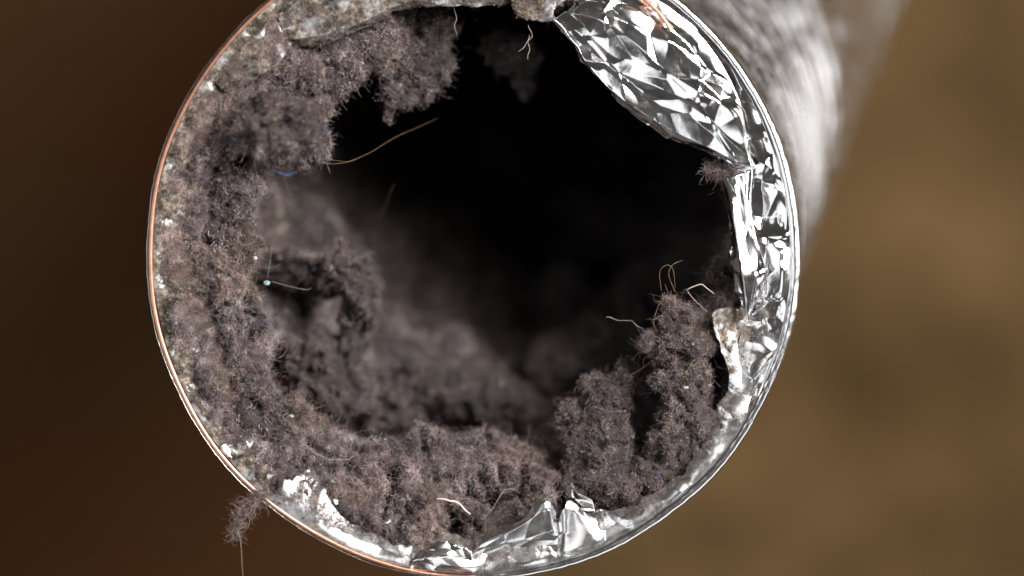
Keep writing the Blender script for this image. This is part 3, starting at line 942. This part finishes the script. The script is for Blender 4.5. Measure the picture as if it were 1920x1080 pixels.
strand('hair_strand', [(560, 285, -2.5), (590, 303, -1), (640, 306, 0.5), (690, 288, 2), (740, 258, 4), (785, 238, 6), (820, 222, 8)], 0.036, HAIR, 'long golden brown hair curving out across the dark hollow')
strand('hair_strand', [(578, 282, -2.5), (610, 297, -1.2), (650, 303, 0.4), (668, 300, 1.2)], 0.026, HAIR, 'short hair running alongside the long golden one')
strand('hair_strand', [(738, 345, -20), (718, 400, -22), (700, 455, -23), (690, 500, -24)], 0.010, HAIR, 'blurred straight hair rising from the lint nodule inside the hollow')
strand('hair_strand', [(1240, 545, -2.5), (1237, 510, -1.5), (1250, 497, -1), (1262, 506, -1.2), (1266, 540, -2)], 0.032, HAIR, 'looped brown hair above the small bluish lint ball, nearer the dark hollow')
strand('hair_strand', [(1266, 548, -2), (1254, 515, -1), (1262, 496, -.5), (1280, 488, -1)], 0.032, HAIR, 'arched brown hair crossing the looped one above the lint ball')
strand('hair_strand', [(1245, 552, -3), (1232, 580, -3), (1226, 605, -3), (1232, 625, -3)], 0.032, HAIR, 'bent brown hair between the bluish ball and the round pill')
strand('hair_strand', [(1137, 593, -5), (1160, 598, -5), (1185, 606, -4), (1205, 612, -4)], 0.04, PALE_HAIR, 'fine pale hair pointing left into the dark hollow', wig=1.0)
strand('hair_strand', [(1180, 705, -6), (1205, 690, -5), (1235, 668, -3.5)], 0.04, HAIR, 'straight tan hair slanting between the round tuft and the column')
strand('thread_scrap', [(1288, 542, -1.5), (1300, 536, -1), (1318, 536, -.8), (1332, 544, -1), (1340, 556, -1.5)], 0.10, PALE_HAIR, 'frayed pale thread scrap above the cupped foil flap', 'thread', wig=1.2, seed=3)
strand('hair_strand', [(1286, 542, -1.5), (1300, 560, -1.2), (1326, 585, -.6)], 0.045, PALE_HAIR, 'pale hair from the frayed thread down to the cupped flap')
strand('hair_strand', [(502, 520, -2), (508, 480, -1), (512, 455, .5), (516, 450, 1)], 0.018, PALE_HAIR, 'fine hair standing above the teal fuzz ball')
strand('hair_strand', [(510, 528, -2), (540, 536, -3), (572, 543, -5), (585, 540, -6)], 0.022, PALE_HAIR, 'hair stretching right from the teal fuzz ball')
strand('hair_strand', [(993, 46, -1), (996, 68, -1), (985, 85, -.5), (975, 100, 0)], 0.04, PALE_HAIR, 'pale hair dangling from the short dusty lip, bending left', wig=.8)
strand('hair_strand', [(994, 66, -1), (989, 80, -.5), (994, 95, .2), (991, 112, .6)], 0.04, PALE_HAIR, 'pale hair dangling from the short dusty lip, hanging straight', wig=.8, seed=5)
strand('hair_strand', [(850, 12, -2), (853, 35, -3), (851, 50, -3), (856, 64, -3)], 0.04, PALE_HAIR, 'short hair hanging from the dust-caked flap edge', wig=.8, seed=7)
strand('hair_strand', [(447, 990, 3), (452, 1025, 3.5), (454, 1060, 4), (456, 1085, 4)], 0.04, HAIR, 'fine hair trailing down from the shred over the rim')
strand('hair_strand', [(452, 1000, 3), (462, 992, 3.5), (468, 980, 3.5), (466, 968, 3.2)], 0.035, HAIR, 'curved hair beside the shred over the rim')
strand('thread_scrap', [(818, 934, -1.0), (840, 936, -.4), (862, 946, -.2), (882, 962, -.8)], 0.17, QUILL, 'thick whitish thread bent over the lint near the bottom', 'thread', wig=.5, seed=9)
strand('hair_strand', [(905, 975, -.5), (922, 955, .2), (935, 935, .4), (945, 920, .2), (962, 917, -.2), (975, 925, -1)], 0.035, PALE_HAIR, 'thin arched hair above the bottom foil flap')
strand('hair_strand', [(568, 832, 0), (590, 850, .8), (615, 862, 1), (650, 864, .6), (672, 850, 0)], 0.04, PALE_HAIR, 'pale curved hair lying on the lower left lint', wig=.6, seed=12)
strand('hair_strand', [(572, 895, .5), (590, 930, 1.2), (612, 970, 1.4), (634, 1000, 1.2)], 0.06, HAIR, 'dark hair lying across the shiny dusty patch, lower left')

# --- small scraps
a = spline([(500, 318, 0.2), (520, 322, 0.6), (540, 330, 0.4), (560, 320, 0.2)], 30)
wv = np.linspace(-1, 1, 7)
w = np.interp(np.linspace(0, 1, 30), [0, .3, .8, 1], [.8, 2, 3.2, 1])
Q = P(a[:, :1] + 0.2 * w[:, None] * wv[None], a[:, 1:2] + w[:, None] * wv[None] * 0.8, a[:, 2:] * 0.001 + 0.0006 * np.abs(wv[None]))
Q = Q + 0.0005 * noise(Q, 0.002, 4)[..., None]
o = mesh_obj('plastic_scrap', Q, grid_faces(30, 7), BLUE)
sm = o.modifiers.new('thickness', 'SOLIDIFY')
sm.thickness = 0.0001
tag(o, 'crinkled blue plastic scrap below the big soft tuft', 'plastic scrap')


def pebble(name, px, py, z, r_mm, mat, label, cat, seed, group=None, fl=(1, 1, 1), rough=.5):
    u = np.linspace(0, 2 * np.pi, 18, endpoint=False)
    v = np.linspace(0.08, np.pi - 0.08, 11)
    U, VV = np.meshgrid(u, v, indexing='ij')
    d = np.stack([np.cos(U) * np.sin(VV), np.sin(U) * np.sin(VV), np.cos(VV)], -1)
    c = P(px, py, z * 0.001)
    V = c + d * np.array(fl) * r_mm * 0.001 * (1 + rough * noise(d * 0.01 + seed, 0.008, seed))[..., None]
    return tag(mesh_obj(name, V, grid_faces(18, 11, True, False), mat), label, cat, group)


pebble('fuzz_ball', 500, 531, -0.8, 0.5, TEAL, 'teal fuzz ball on the edge of the left lint', 'fuzz ball', 3, fl=(1.1, .8, .8), rough=.9)
pebble('lint_speck', 478, 484, -1.0, 0.36, CHIP, 'bright speck on the left lint edge above the teal ball', 'speck', 5)
pebble('lint_speck', 714, 850, -4.0, 0.3, CHIP, 'pale speck on the lower lint ledge', 'speck', 7, fl=(1.2, .7, .7))
pebble('lint_speck', 546, 780, 0.2, 0.4, CHIP, 'flat pale chip on the lower left lint', 'speck', 9, fl=(1.2, .7, .5))
pebble('lint_speck', 1287, 727, 0.8, 0.4, CHIP, 'pale chip on the fluff column', 'speck', 11, fl=(1.2, .6, .6))
